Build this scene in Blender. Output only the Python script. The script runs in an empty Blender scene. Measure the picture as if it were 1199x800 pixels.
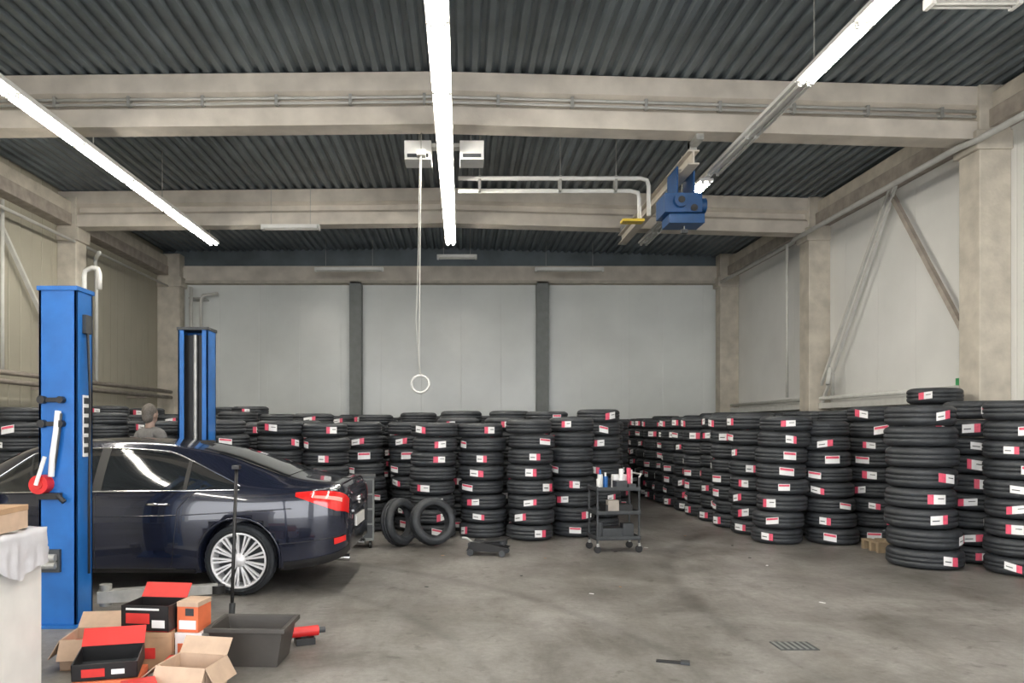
import bpy, math, random
from mathutils import Vector, Matrix, Euler, noise
random.seed(7)
S = bpy.context.scene
S.view_settings.view_transform = 'Standard'
R90 = math.pi/2

# ------------------------------------------------------------------ materials
def mat(name, col, rough=0.6, metal=0.0, var=0.12, scale=6.0, bump=0.0, bscale=40.0, emit=None, es=0.0, coat=0.0, col2=None, spec=None):
    m = bpy.data.materials.new(name); m.use_nodes = True
    nt = m.node_tree; b = nt.nodes['Principled BSDF']
    b.inputs['Roughness'].default_value = rough
    b.inputs['Metallic'].default_value = metal
    if coat: b.inputs['Coat Weight'].default_value = coat
    if spec is not None: b.inputs['Specular IOR Level'].default_value = spec
    tc = nt.nodes.new('ShaderNodeTexCoord')
    n = nt.nodes.new('ShaderNodeTexNoise'); n.inputs['Scale'].default_value = scale; n.inputs['Detail'].default_value = 6
    nt.links.new(tc.outputs['Object'], n.inputs['Vector'])
    r = nt.nodes.new('ShaderNodeValToRGB')
    r.color_ramp.elements[0].position = 0.3; r.color_ramp.elements[1].position = 0.7
    c2 = col2 if col2 else [min(1, c*(1+var)) for c in col]
    c1 = [c*(1-var) for c in col]
    r.color_ramp.elements[0].color = (*c1, 1); r.color_ramp.elements[1].color = (*c2, 1)
    nt.links.new(n.outputs['Fac'], r.inputs['Fac'])
    nt.links.new(r.outputs['Color'], b.inputs['Base Color'])
    if bump:
        n2 = nt.nodes.new('ShaderNodeTexNoise'); n2.inputs['Scale'].default_value = bscale; n2.inputs['Detail'].default_value = 4
        nt.links.new(tc.outputs['Object'], n2.inputs['Vector'])
        bp = nt.nodes.new('ShaderNodeBump'); bp.inputs['Strength'].default_value = bump; bp.inputs['Distance'].default_value = 0.01
        nt.links.new(n2.outputs['Fac'], bp.inputs['Height']); nt.links.new(bp.outputs['Normal'], b.inputs['Normal'])
    if emit:
        b.inputs['Emission Color'].default_value = (*emit, 1); b.inputs['Emission Strength'].default_value = es
    return m

M = {}
M['tire'] = mat('tire_rubber', (0.032, 0.036, 0.042), 0.55, var=0.25, scale=9, bump=0.3, bscale=60)
M['label'] = mat('label_paper', (0.86, 0.86, 0.86), 0.5, var=0.03)
M['labelred'] = mat('label_red', (0.74, 0.09, 0.16), 0.5, var=0.15, scale=25)
M['conc'] = mat('beam_concrete', (0.63, 0.58, 0.51), 0.8, var=0.16, scale=2.2, bump=0.25, bscale=30)
M['col'] = mat('column_concrete', (0.52, 0.48, 0.41), 0.8, var=0.17, scale=4, bump=0.3, bscale=25)
M['colgrey'] = mat('column_steel_grey', (0.20, 0.215, 0.21), 0.55, var=0.1)
M['steel'] = mat('galv_steel', (0.45, 0.45, 0.43), 0.45, 0.5, var=0.15, scale=12)
M['brown'] = mat('brown_steel', (0.36, 0.32, 0.28), 0.6, 0.1, var=0.2)
M['pipe'] = mat('painted_pipe', (0.58, 0.58, 0.55), 0.45, var=0.08)
M['white'] = mat('white_enamel', (0.75, 0.75, 0.73), 0.4, var=0.05)
M['tube'] = mat('fluorescent_tube', (0.9, 0.9, 0.9), 0.4, emit=(1.0, 0.94, 0.83), es=72.0)
M['blue'] = mat('lift_blue', (0.010, 0.130, 0.44), 0.4, var=0.12, scale=5, coat=0.3)
M['bluedk'] = mat('hoist_blue', (0.006, 0.06, 0.19), 0.4, var=0.12)
M['black'] = mat('black_plastic', (0.012, 0.012, 0.013), 0.45, var=0.2)
M['dkgrey'] = mat('dark_grey_metal', (0.05, 0.055, 0.06), 0.5, 0.2, var=0.2)
M['red'] = mat('red_plastic', (0.62, 0.02, 0.02), 0.4, var=0.1)
M['redbox'] = mat('red_print', (0.62, 0.035, 0.03), 0.5, var=0.12)
M['orange'] = mat('orange_print', (0.72, 0.17, 0.07), 0.5, var=0.12)
M['card'] = mat('cardboard', (0.42, 0.27, 0.16), 0.85, var=0.12, scale=10)
M['cardlt'] = mat('cardboard_light', (0.52, 0.38, 0.28), 0.85, var=0.1, scale=10)
M['crate'] = mat('crate_plastic', (0.055, 0.05, 0.045), 0.5, var=0.15)
M['paint'] = mat('car_paint_dark_blue', (0.008, 0.011, 0.026), 0.22, 0.2, var=0.1, coat=1.0)
M['glass'] = mat('car_glass', (0.012, 0.014, 0.016), 0.06, 0.0, var=0.1, coat=1.0)
M['chrome'] = mat('chrome', (0.75, 0.75, 0.75), 0.15, 1.0, var=0.03)
M['alloy'] = mat('alloy_silver', (0.78, 0.78, 0.80), 0.35, 0.3, var=0.05)
M['tail'] = mat('tail_light_red', (0.60, 0.012, 0.012), 0.12, var=0.1, coat=1.0, emit=(0.8, 0.03, 0.02), es=0.1)
M['taillt'] = mat('tail_light_clear', (0.75, 0.35, 0.30), 0.12, var=0.1, coat=1.0)
M['skin'] = mat('skin', (0.36, 0.25, 0.20), 0.55, var=0.08)
M['hair'] = mat('hair', (0.13, 0.115, 0.10), 0.7, var=0.3, scale=60)
M['shirt'] = mat('grey_workwear', (0.17, 0.165, 0.16), 0.9, var=0.15, scale=20)
M['trous'] = mat('dark_trousers', (0.04, 0.045, 0.06), 0.9, var=0.2)
M['eye'] = mat('eye_white', (0.7, 0.7, 0.68), 0.3, var=0.02)
M['bag'] = mat('plastic_bag', (0.60, 0.60, 0.64), 0.35, var=0.06, scale=14, bump=0.4, bscale=12)
M['wood'] = mat('pallet_wood', (0.33, 0.25, 0.16), 0.85, var=0.2)
M['yellow'] = mat('yellow_plastic', (0.7, 0.5, 0.05), 0.5)
M['green'] = mat('green_plastic', (0.05, 0.35, 0.12), 0.5)

def wallmat(name, col, axis, pitch, rough=0.35, seam=0.5, var=0.07):
    m = mat(name, col, rough, var=var, scale=0.8)
    nt = m.node_tree; b = nt.nodes['Principled BSDF']
    tc = nt.nodes.new('ShaderNodeTexCoord'); sx = nt.nodes.new('ShaderNodeSeparateXYZ')
    nt.links.new(tc.outputs['Object'], sx.inputs[0])
    md = nt.nodes.new('ShaderNodeMath'); md.operation = 'PINGPONG'; md.inputs[1].default_value = pitch/2
    nt.links.new(sx.outputs[axis], md.inputs[0])
    mr = nt.nodes.new('ShaderNodeMapRange'); mr.inputs['From Min'].default_value = 0; mr.inputs['From Max'].default_value = 0.02
    nt.links.new(md.outputs[0], mr.inputs['Value'])
    bp = nt.nodes.new('ShaderNodeBump'); bp.inputs['Strength'].default_value = seam; bp.inputs['Distance'].default_value = 0.02
    nt.links.new(mr.outputs[0], bp.inputs['Height']); nt.links.new(bp.outputs['Normal'], b.inputs['Normal'])
    return m
M['wback'] = wallmat('wall_panel_back', (0.75, 0.78, 0.765), 'X', 1.1, rough=0.25, seam=0.2)
M['wright'] = wallmat('wall_panel_right', (0.75, 0.75, 0.73), 'Y', 1.1, rough=0.45, seam=0.25)
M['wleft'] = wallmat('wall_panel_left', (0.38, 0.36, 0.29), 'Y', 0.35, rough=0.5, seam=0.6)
M['deck'] = mat('roof_deck', (0.150, 0.180, 0.200), 0.40, 0.25, var=0.22, scale=1.6)

def floormat():
    m = bpy.data.materials.new('floor_concrete'); m.use_nodes = True
    nt = m.node_tree; b = nt.nodes['Principled BSDF']; L = nt.links.new
    tc = nt.nodes.new('ShaderNodeTexCoord')
    def noi(s, d, dist=0, vec=None, ro=0.6):
        n = nt.nodes.new('ShaderNodeTexNoise'); n.inputs['Scale'].default_value = s; n.inputs['Detail'].default_value = d
        n.inputs['Distortion'].default_value = dist; n.inputs['Roughness'].default_value = ro
        L(vec or tc.outputs['Object'], n.inputs['Vector']); return n
    def ramp(n, p0, c0, p1, c1):
        r = nt.nodes.new('ShaderNodeValToRGB'); e = r.color_ramp.elements
        e[0].position = p0; e[0].color = (*c0, 1); e[1].position = p1; e[1].color = (*c1, 1)
        L(n.outputs['Fac'], r.inputs['Fac']); return r
    def mul(a, bb, f=1.0):
        x = nt.nodes.new('ShaderNodeMix'); x.data_type = 'RGBA'; x.blend_type = 'MULTIPLY'; x.inputs[0].default_value = f
        L(a, x.inputs[6]); L(bb, x.inputs[7]); return x.outputs[2]
    base = ramp(noi(0.45, 8, 0.3), 0.34, (0.185, 0.178, 0.168), 0.66, (0.31, 0.30, 0.288))
    st = ramp(noi(0.9, 10, 0.5, ro=.7), 0.38, (0.50, 0.485, 0.46), 0.58, (1, 1, 1))
    mp = nt.nodes.new('ShaderNodeMapping'); mp.inputs['Scale'].default_value = (1.6, 0.5, 1); mp.inputs['Rotation'].default_value = (0, 0, 0.5)
    L(tc.outputs['Object'], mp.inputs['Vector'])
    sk = ramp(noi(1.3, 10, 0.4, mp.outputs[0], .7), 0.38, (0.68, 0.66, 0.63), 0.56, (1, 1, 1))
    sp = ramp(noi(5.5, 8, 0.3), 0.31, (0.40, 0.38, 0.36), 0.40, (1, 1, 1))
    fi = ramp(noi(18, 8, 0, ro=.75), 0.3, (0.78, 0.78, 0.78), 0.7, (1.15, 1.15, 1.15))
    c = mul(base.outputs[0], st.outputs[0], 0.85); c = mul(c, sk.outputs[0], 0.8); c = mul(c, sp.outputs[0], 0.7); c = mul(c, fi.outputs[0])
    # curved rubber tyre marks: thin rings around a turning point
    for (ox, oy, f0, w0) in ((-4.2, 3.5, 5.9, .05), (-4.4, 3.7, 4.7, .04), (9.5, 6.5, 7.4, .06)):
        mpp = nt.nodes.new('ShaderNodeMapping'); mpp.inputs['Location'].default_value = (-ox, -oy, 0); L(tc.outputs['Object'], mpp.inputs['Vector'])
        ln = nt.nodes.new('ShaderNodeVectorMath'); ln.operation = 'LENGTH'; L(mpp.outputs[0], ln.inputs[0])
        sb = nt.nodes.new('ShaderNodeMath'); sb.operation = 'SUBTRACT'; L(ln.outputs['Value'], sb.inputs[0]); sb.inputs[1].default_value = f0
        ab = nt.nodes.new('ShaderNodeMath'); ab.operation = 'ABSOLUTE'; L(sb.outputs[0], ab.inputs[0])
        mr = nt.nodes.new('ShaderNodeMapRange'); mr.inputs['From Min'].default_value = w0*.3; mr.inputs['From Max'].default_value = w0*2.2; mr.inputs['To Min'].default_value = .62; mr.inputs['To Max'].default_value = 1
        L(ab.outputs[0], mr.inputs['Value'])
        cc = nt.nodes.new('ShaderNodeCombineColor'); [L(mr.outputs[0], cc.inputs[i]) for i in range(3)]
        c = mul(c, cc.outputs[0], .6)
    L(c, b.inputs['Base Color'])
    rr = nt.nodes.new('ShaderNodeMapRange'); rr.inputs['To Min'].default_value = 0.30; rr.inputs['To Max'].default_value = 0.60
    L(noi(1.2, 6).outputs['Fac'], rr.inputs['Value']); L(rr.outputs[0], b.inputs['Roughness'])
    bp = nt.nodes.new('ShaderNodeBump'); bp.inputs['Strength'].default_value = 0.12; bp.inputs['Distance'].default_value = 0.01
    L(noi(30, 5).outputs['Fac'], bp.inputs['Height']); L(bp.outputs['Normal'], b.inputs['Normal'])
    return m
M['floor'] = floormat()

# ------------------------------------------------------------------ mesh builder
class MB:
    def __init__(s): s.v = []; s.f = []; s.m = []; s.sm = []; s.mats = []
    def mi(s, k):
        if k not in s.mats: s.mats.append(k)
        return s.mats.index(k)
    def add(s, vs, fs, k, smooth=False, X=None):
        o = len(s.v); i = s.mi(k)
        for p in vs:
            p = Vector(p)
            s.v.append(X @ p if X is not None else p)
        for f in fs:
            s.f.append([o+a for a in f]); s.m.append(i); s.sm.append(smooth)
    def box(s, x0, x1, y0, y1, z0, z1, k, X=None, taper=1.0):
        cx, cy = (x0+x1)/2, (y0+y1)/2
        t = lambda a, c: c+(a-c)*taper
        vs = [(t(x0,cx),t(y0,cy),z0),(t(x1,cx),t(y0,cy),z0),(t(x1,cx),t(y1,cy),z0),(t(x0,cx),t(y1,cy),z0),
              (x0,y0,z1),(x1,y0,z1),(x1,y1,z1),(x0,y1,z1)]
        s.add(vs, [(3,2,1,0),(4,5,6,7),(0,1,5,4),(1,2,6,5),(2,3,7,6),(3,0,4,7)], k, False, X)
    def cyl(s, p0, p1, r, k, seg=16, r2=None, X=None, caps=True, smooth=True):
        p0 = Vector(p0); p1 = Vector(p1); d = (p1-p0).normalized(); r2 = r if r2 is None else r2
        a = d.orthogonal().normalized(); b = d.cross(a)
        vs = []
        for p, rr in ((p0, r), (p1, r2)):
            for i in range(seg):
                t = 2*math.pi*i/seg; vs.append(p+(a*math.cos(t)+b*math.sin(t))*rr)
        s.add(vs, [(i,(i+1)%seg,seg+(i+1)%seg,seg+i) for i in range(seg)], k, smooth, X)
        if caps: s.add(vs, [tuple(range(seg))[::-1], tuple(range(seg,2*seg))], k, False, X)
    def tube(s, pts, r, k, seg=8, X=None, closed=False):
        P = [Vector(p) for p in pts]; n = len(P); vs = []; up = None
        for i, p in enumerate(P):
            if closed: d = (P[(i+1)%n]-P[i-1]).normalized()
            else: d = (P[min(i+1,n-1)]-P[max(i-1,0)]).normalized()
            if up is None: up = d.orthogonal().normalized()
            up = (up-d*up.dot(d)).normalized(); b = d.cross(up)
            for j in range(seg):
                t = 2*math.pi*j/seg; vs.append(p+(up*math.cos(t)+b*math.sin(t))*r)
        fs = []
        for i in range(n if closed else n-1):
            i2 = (i+1)%n
            for j in range(seg): fs.append((i*seg+j, i*seg+(j+1)%seg, i2*seg+(j+1)%seg, i2*seg+j))
        if not closed: fs += [tuple(range(seg))[::-1], tuple(range((n-1)*seg, n*seg))]
        s.add(vs, fs, k, True, X)
    def lathe(s, prof, seg, k, X=None, closed=False, smooth=True, notch=None):
        n = len(prof); vs = []
        for i in range(seg):
            t = 2*math.pi*i/seg
            for j, (r, z) in enumerate(prof):
                if notch and j in notch and i % 2: r -= notch[j]
                vs.append((r*math.cos(t), r*math.sin(t), z))
        fs = []
        for i in range(seg):
            i2 = (i+1)%seg
            for j in range(n if closed else n-1):
                j2 = (j+1)%n; fs.append((i*n+j, i2*n+j, i2*n+j2, i*n+j2))
        s.add(vs, fs, k, smooth, X)
    def ball(s, c, r, k, seg=16, rings=10, X=None):
        if not isinstance(r, (tuple, list)): r = (r, r, r)
        vs = []; fs = []
        for i in range(rings+1):
            ph = math.pi*i/rings
            for j in range(seg):
                t = 2*math.pi*j/seg
                vs.append((c[0]+r[0]*math.sin(ph)*math.cos(t), c[1]+r[1]*math.sin(ph)*math.sin(t), c[2]+r[2]*math.cos(ph)))
        for i in range(rings):
            for j in range(seg): fs.append((i*seg+j, (i+1)*seg+j, (i+1)*seg+(j+1)%seg, i*seg+(j+1)%seg))
        s.add(vs, fs, k, True, X)
    def mesh(s, name):
        me = bpy.data.meshes.new(name); me.from_pydata([tuple(p) for p in s.v], [], s.f)
        for k in s.mats: me.materials.append(M[k])
        me.polygons.foreach_set('material_index', s.m); me.polygons.foreach_set('use_smooth', s.sm)
        me.update(); return me
    def obj(s, name, bevel=0, parent=None, loc=(0,0,0), rot=(0,0,0)):
        o = bpy.data.objects.new(name, s.mesh(name)); S.collection.objects.link(o)
        o.location = loc; o.rotation_euler = rot
        if bevel:
            b = o.modifiers.new('bevel', 'BEVEL'); b.width = bevel; b.segments = 2; b.limit_method = 'ANGLE'; b.angle_limit = 0.7
        if parent: o.parent = parent
        return o
def T(loc, rot=(0,0,0)): return Matrix.Translation(loc) @ Euler(rot).to_matrix().to_4x4()
def inst(name, me, loc, rot=(0,0,0), sc=(1,1,1)):
    o = bpy.data.objects.new(name, me); S.collection.objects.link(o); o.location = loc; o.rotation_euler = rot; o.scale = sc; return o

# ------------------------------------------------------------------ room shell
XL, XR, YF, YB = -8.1, 7.4, -3.0, 20.3
Y1, Y2 = 10.2, 15.1
RID = -0.35
def gz(x): return -(0.010*(RID-x)) if x < RID else -(0.028*(x-RID))
b = MB(); b.box(XL-0.3, XR+0.3, YF-6, YB+0.3, -0.2, 0, 'floor'); b.obj('floor')
b = MB(); b.box(XL-0.2, XR+0.2, YB, YB+0.2, 0, 6.6, 'wback'); b.obj('wall_back')
b = MB(); b.box(XR, XR+0.2, YF, YB, 0, 6.6, 'wright'); b.obj('wall_right')
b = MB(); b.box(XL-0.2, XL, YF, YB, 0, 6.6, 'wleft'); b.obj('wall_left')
b = MB()
b.box(XL, XL+1.4, YF-0.2, YF, 0, 6.6, 'wback'); b.box(XR-1.4, XR, YF-0.2, YF, 0, 6.6, 'wback'); b.box(-0.8, 0.4, YF-0.2, YF, 0, 6.6, 'wback')
b.box(XL+1.4, XR-1.4, YF-0.2, YF, 4.8, 6.6, 'wback'); b.obj('wall_front')
b = MB(); ZD = 6.40; pit = 0.19; prof = []
x = XL-0.2
while x < XR+0.2:
    for dx, dz in ((0, 0.05), (0.055, 0.05), (0.085, 0.0), (0.155, 0.0)):
        prof.append((x+dx, ZD+gz(x+dx)+dz))
    x += pit
ny = [YF-0.2, Y1, Y2, YB+0.2]
vs = []; fs = []
for y in ny:
    for (px, pz) in prof: vs.append((px, y, pz))
n = len(prof)
for i in range(len(ny)-1):
    for j in range(n-1): fs.append((i*n+j, (i+1)*n+j, (i+1)*n+j+1, i*n+j+1))
b.add(vs, fs, 'deck')
b.box(XL-0.2, XR+0.2, YF-0.2, YB+0.2, ZD+0.2, ZD+0.3, 'deck')
b.obj('ceiling')

def beam(name, y, ends=(XL, XR), zt=6.39, zb=5.68, w=0.34):
    b = MB()
    xs = [ends[0], RID, ends[1]]
    sec = [(-w/2, zb), (w/2, zb), (w/2, zb+0.24), (w*0.2, zb+0.31), (w*0.2, zt-0.30), (w/2, zt-0.25), (w/2, zt), (-w/2, zt), (-w/2, zt-0.25), (-w*0.2, zt-0.30), (-w*0.2, zb+0.31), (-w/2, zb+0.24)]
    vs = [(xx, y+dy, z+gz(xx)) for xx in xs for dy, z in sec]; k = len(sec)
    fs = [(i*k+j, i*k+(j+1)%k, (i+1)*k+(j+1)%k, (i+1)*k+j) for i in range(2) for j in range(k)]
    fs += [tuple(range(k))[::-1], tuple(range(2*k, 3*k))]
    b.add(vs, fs, 'conc')
    return b.obj(name)
beam('roof_beam', Y1); beam('roof_beam', Y2); beam('roof_beam', 5.2); beam('roof_beam', 0.2)
b = MB()
b.box(XL, XR, YB-0.25, YB, 5.52, 5.92, 'conc'); b.box(XL, XR, YB-0.3, YB, 5.45, 5.52, 'col')
b.box(XL, XR, YB-0.12, YB, 5.92, 6.45, 'deck'); b.obj('trim_back_beam')
def column(name, x0, x1, y, w=0.42, k='col', zt=6.2):
    b = MB()
    b.box(x0, x1, y-w/2, y+w/2, 0, zt, k)
    b.box(x0-0.06 if x0 > 0 else x0, x1 if x0 > 0 else x1+0.06, y-w/2-0.04, y+w/2+0.04, 5.32, 5.58, k)
    b.box(x0, x1, y-w/2-0.03, y+w/2+0.03, 0, 0.15, k)
    return b.obj(name, 0.015)
for y in (0.2, 5.2, Y1, Y2):
    column('concrete_column', 6.97, XR, y)
    column('concrete_column', XL, -7.72, y)
column('concrete_column', 6.9, XR, YB-0.32, 0.36); column('concrete_column', XL, -7.5, YB-0.32, 0.36)
for xc in (-2.85, 2.2):
    b = MB(); b.box(xc-0.16, xc+0.16, YB-0.3, YB-0.27, 0, 5.5, 'colgrey'); b.box(xc-0.16, xc+0.16, YB-0.03, YB, 0, 5.5, 'colgrey'); b.box(xc-0.05, xc+0.05, YB-0.27, YB-0.03, 0, 5.5, 'colgrey')
    b.obj('steel_column')
b = MB()
for xc in (-5.3, -0.3, 4.6): b.box(xc-0.012, xc+0.012, YB-0.008, YB, 0, 5.5, 'wback')
b.obj('trim_back_panel_joints')
for nm, xa, xb in (('trim_right_eave', 7.1, XR), ('trim_left_eave', XL, -7.8)):
    b = MB(); b.box(xa, xb, YF, YB, 5.62, 5.86, 'brown'); b.box(xa+0.05, xb-0.02, YF, YB, 5.86, 6.1, 'col'); b.obj(nm, 0.01)
def brace(name, pts):
    b = MB()
    for p, q, r, k in pts: b.cyl(p, q, r, k, 4, smooth=False)
    return b.obj(name)
xr = 7.26
brace('wall_bracing', [((xr, 12.6, 5.6), (xr, 10.4, 2.5), .05, 'brown'), ((xr-0.04, 12.35, 5.6), (xr-0.04, 14.9, 2.0), .035, 'pipe'), ((xr-0.04, 12.5, 5.6), (xr-0.04, 15.0, 2.3), .035, 'pipe')])
brace('wall_bracing', [((-7.98, 12.4, 5.6), (-7.98, 14.9, 2.9), .05, 'pipe'), ((-7.98, 12.4, 5.6), (-7.98, 10.2, 2.7), .05, 'pipe')])
b = MB()
for z in (2.35, 2.5): b.tube([(-7.65, YF+0.3, z), (-7.65, YB-0.7, z)], 0.045, 'brown')
for y in (2, 6, 10, 14, 18): b.box(-8.1, -7.62, y-0.02, y+0.02, 2.28, 2.33, 'brown')
b.tube([(-7.66, 15.6, 2.5), (-7.66, 15.6, 4.9), (-7.66, 15.55, 5.05), (-7.5, 15.3, 5.1), (-7.3, 15.0, 5.1)], 0.04, 'pipe')
b.tube([(-7.9, 12.8, 2.5), (-7.9, 12.8, 5.5)], 0.03, 'pipe')
b.tube([(-7.75, YF+.3, 5.3), (-7.75, YB-0.7, 5.3)], 0.03, 'pipe')
b.tube([(-6.9, 13.6, 3.2), (-6.9, 13.6, 4.35), (-6.88, 13.6, 4.45), (-6.75, 13.6, 4.5), (-6.65, 13.6, 4.48), (-6.62, 13.6, 4.38), (-6.62, 13.6, 4.1)], 0.045, 'white')
b.tube([(-6.9, 13.6, 3.3), (-7.7, 13.6, 3.3)], 0.03, 'steel')
b.obj('wall_pipes')
b = MB()
b.tube([(-7.2, YB-0.5, 2.4), (-7.2, YB-0.5, 5.3)], 0.05, 'pipe'); b.tube([(-6.95, YB-0.45, 2.4), (-6.95, YB-0.45, 5.0), (-6.9, YB-0.45, 5.1), (-6.5, YB-0.45, 5.15)], 0.04, 'pipe')
for z in (2.6, 3.8, 5.0): b.box(-7.28, -6.88, YB-0.46, YB, z, z+0.04, 'steel')
b.obj('wall_pipes')
b = MB()
b.tube([(7.2, 10.5, 2.15), (7.2, 19.8, 2.15)], 0.04, 'pipe'); b.box(7.16, 7.4, 10.5, 19.9, 1.95, 2.06, 'pipe')
b.tube([(6.9, YF+1, 5.42), (6.9, 9.9, 5.42), (6.82, 10.2, 5.42), (6.82, 15.2, 5.42), (6.9, 15.5, 5.42), (6.9, 19.7, 5.42)], 0.045, 'pipe')
b.tube([(6.84, 15.6, 5.42), (6.84, 15.6, 2.2)], 0.03, 'pipe')
b.tube([(7.25, 14.5, 2.2), (7.2, 14.4, 2.6), (7.1, 14.3, 2.7), (7.0, 14.2, 2.4)], 0.04, 'pipe')
b.obj('wall_pipes')
b = MB()
for z, r in ((6.06, 0.02), (5.99, 0.018)):
    b.tube([(-8.0, Y1-0.14, z+gz(-8)), (RID, Y1-0.14, z), (7.0, Y1-0.14, z+gz(7))], r, 'pipe', 6)
for i in range(15):
    xx = -7.5+i; b.box(xx-0.02, xx+0.02, Y1-0.17, Y1-0.06, 5.96+gz(xx), 6.1+gz(xx), 'steel')
b.obj('beam_conduits')

# ------------------------------------------------------------------ ceiling lights
def light_strip(x, z, segs, full):
    b = MB()
    b.box(x-0.05, x+0.05, full[0], full[1], z+0.06, z+0.13, 'white')
    def seg_units(a, c, lit):
        y = a
        while y < c-0.3:
            e = min(y+1.5, c)
            b.box(x-0.11, x+0.11, y+0.01, e-0.01, z+0.02, z+0.06, 'white')
            for dx in (-0.055, 0.055):
                b.cyl((x+dx, y+0.05, z), (x+dx, e-0.05, z), 0.02, 'tube' if lit else 'pipe', 10)
                for yy in (y+0.02, e-0.045): b.box(x+dx-0.02, x+dx+0.02, yy, yy+0.025, z-0.022, z+0.03, 'white')
            y += 1.5
    for (a, c, lit) in segs: seg_units(a, c, lit)
    y = full[0]+0.4
    while y < full[1]:
        b.cyl((x, y, z+0.13), (x, y, ZD-0.02+gz(x)), 0.008, 'steel', 6); y += 2.4
    b.obj('fluorescent_light_strip')
light_strip(-0.22, 5.38, [(-2, 15.5, 1)], (-2, 15.5))
light_strip(-5.15, 5.38, [(-2, 15.5, 1)], (-2, 15.6))
light_strip(3.80, 5.38, [(-2, 8.2, 1), (8.2, 11.5, 0), (11.5, 13.0, 1), (13.0, 15.5, 0)], (-2, 15.5))
def dead_lamp(cx, y, z, L):
    b = MB(); b.box(-L/2, L/2, -0.07, 0.07, 0, 0.07, 'white'); b.cyl((-L/2+0.03, -0.03, -0.015), (L/2-0.03, -0.03, -0.015), 0.014, 'pipe', 8); b.cyl((-L/2+0.03, 0.03, -0.015), (L/2-0.03, 0.03, -0.015), 0.014, 'pipe', 8)
    for s in (-1, 1): b.box(s*L/2-0.02, s*L/2+0.02, -0.07, 0.07, -0.03, 0.07, 'white'); b.cyl((s*L*0.35, 0, 0.07), (s*L*0.35, 0, ZD-z-0.05+gz(cx)), 0.006, 'steel', 6)
    b.obj('fluorescent_lamp', loc=(cx, y, z))
dead_lamp(-3.35, 14.6, 5.48, 1.1); dead_lamp(-2.85, 18.9, 5.56, 1.7); dead_lamp(2.75, 18.9, 5.56, 1.7); dead_lamp(4.75, 6.9, 5.52, 0.8); dead_lamp(-0.1, 17.5, 5.56, 0.9)
b = MB()
b.box(-0.80, -0.42, 10.45, 10.8, 5.35, 5.62, 'white'); b.box(-0.02, 0.32, 10.45, 10.8, 5.35, 5.62, 'white'); b.box(-0.78, 0.3, 10.55, 10.7, 5.56, 5.62, 'pipe')
b.box(-0.76, -0.46, 10.435, 10.45, 5.38, 5.43, 'dkgrey'); b.box(0.02, 0.28, 10.435, 10.45, 5.38, 5.43, 'dkgrey')
for xx in (-0.6, 0.14): b.cyl((xx, 10.62, 5.6), (xx, 10.62, 6.35), 0.012, 'steel', 6)
b.obj('ceiling_heater', 0.01)
b = MB()
b.tube([(-0.05, 12, 5.6), (2.9, 12, 5.6), (3.0, 12, 5.57), (3.03, 12, 5.48), (3.03, 12, 5.0)], 0.035, 'white')
b.tube([(-0.05, 12.1, 5.43), (2.75, 12.1, 5.43), (2.88, 12.1, 5.4), (2.9, 12.1, 5.3), (2.9, 12.1, 4.95)], 0.035, 'white')
b.box(2.6, 2.95, 11.95, 12.15, 4.9, 4.94, 'yellow')
for xx in (0.3, 1.6, 2.5): b.cyl((xx, 12, 5.6), (xx, 12, 6.3), 0.006, 'steel', 6); b.box(xx-0.02, xx+0.02, 11.97, 12.14, 5.4, 5.64, 'steel')
b.obj('compressed_air_pipes')
b = MB()
b.box(3.17, 3.33, 10.38, 15.0, 5.26, 5.28, 'conc'); b.box(3.17, 3.33, 10.38, 15.0, 5.44, 5.46, 'conc'); b.box(3.24, 3.26, 10.38, 15.0, 5.28, 5.44, 'conc')
for y in (10.45, 14.9): b.box(3.2, 3.3, y-0.05, y+0.05, 5.46, 5.62, 'steel')
b.box(3.2, 3.3, 10.1, 10.5, 5.5, 5.6, 'steel')
b.obj('crane_rail')
b = MB(); hx, hy = 3.25, 11.0
for dx in (-0.12, 0.12):
    b.box(hx+dx-0.012, hx+dx+0.012, hy-0.25, hy+0.25, 4.96, 5.36, 'bluedk')
    for dy in (-0.15, 0.15): b.cyl((hx+dx, hy+dy, 5.315), (hx+dx*0.3, hy+dy, 5.315), 0.033, 'steel', 14)
b.box(hx-0.30, hx+0.24, hy-0.25, hy+0.25, 4.70, 4.98, 'bluedk'); b.box(hx-0.22, hx+0.30, hy-0.18, hy+0.22, 4.56, 4.70, 'bluedk')
b.cyl((hx-0.08, hy-0.32, 4.86), (hx-0.08, hy-0.25, 4.86), 0.1, 'bluedk', 20); b.cyl((hx-0.08, hy-0.33, 4.86), (hx-0.08, hy-0.32, 4.86), 0.05, 'black', 16)
b.cyl((hx+0.24, hy, 4.86), (hx+0.36, hy, 4.86), 0.11, 'bluedk', 18)
b.cyl((hx+0.12, hy-.27, 4.76), (hx+0.12, hy-.25, 4.76), 0.05, 'black', 14)
b.cyl((hx+0.05, hy, 4.56), (hx+0.05, hy, 4.50), 0.012, 'steel', 6); b.box(hx, hx+0.1, hy-0.03, hy+0.03, 4.45, 4.51, 'dkgrey')
b.obj('crane_hoist', 0.012)
b = MB(); cx, cy = -.555, 10.28
b.tube([(cx, cy, 5.34), (cx-.01, cy, 4.4), (cx-.02, cy, 3.4), (cx-.03, cy, 2.6), (cx-.01, cy, 2.3)], 0.008, 'pipe', 6)
b.tube([(cx-.02, cy+.03, 5.34), (cx-.04, cy+.02, 4.0), (cx-.07, cy, 3.0), (cx-.02, cy, 2.3)], 0.005, 'pipe', 6)
b.tube([(cx-.01+0.12*math.cos(a), cy+0.02*math.sin(2*a), 2.18+0.12*math.sin(a)) for a in [i*math.pi/10 for i in range(20)]], 0.017, 'white', 6, closed=True)
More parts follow.
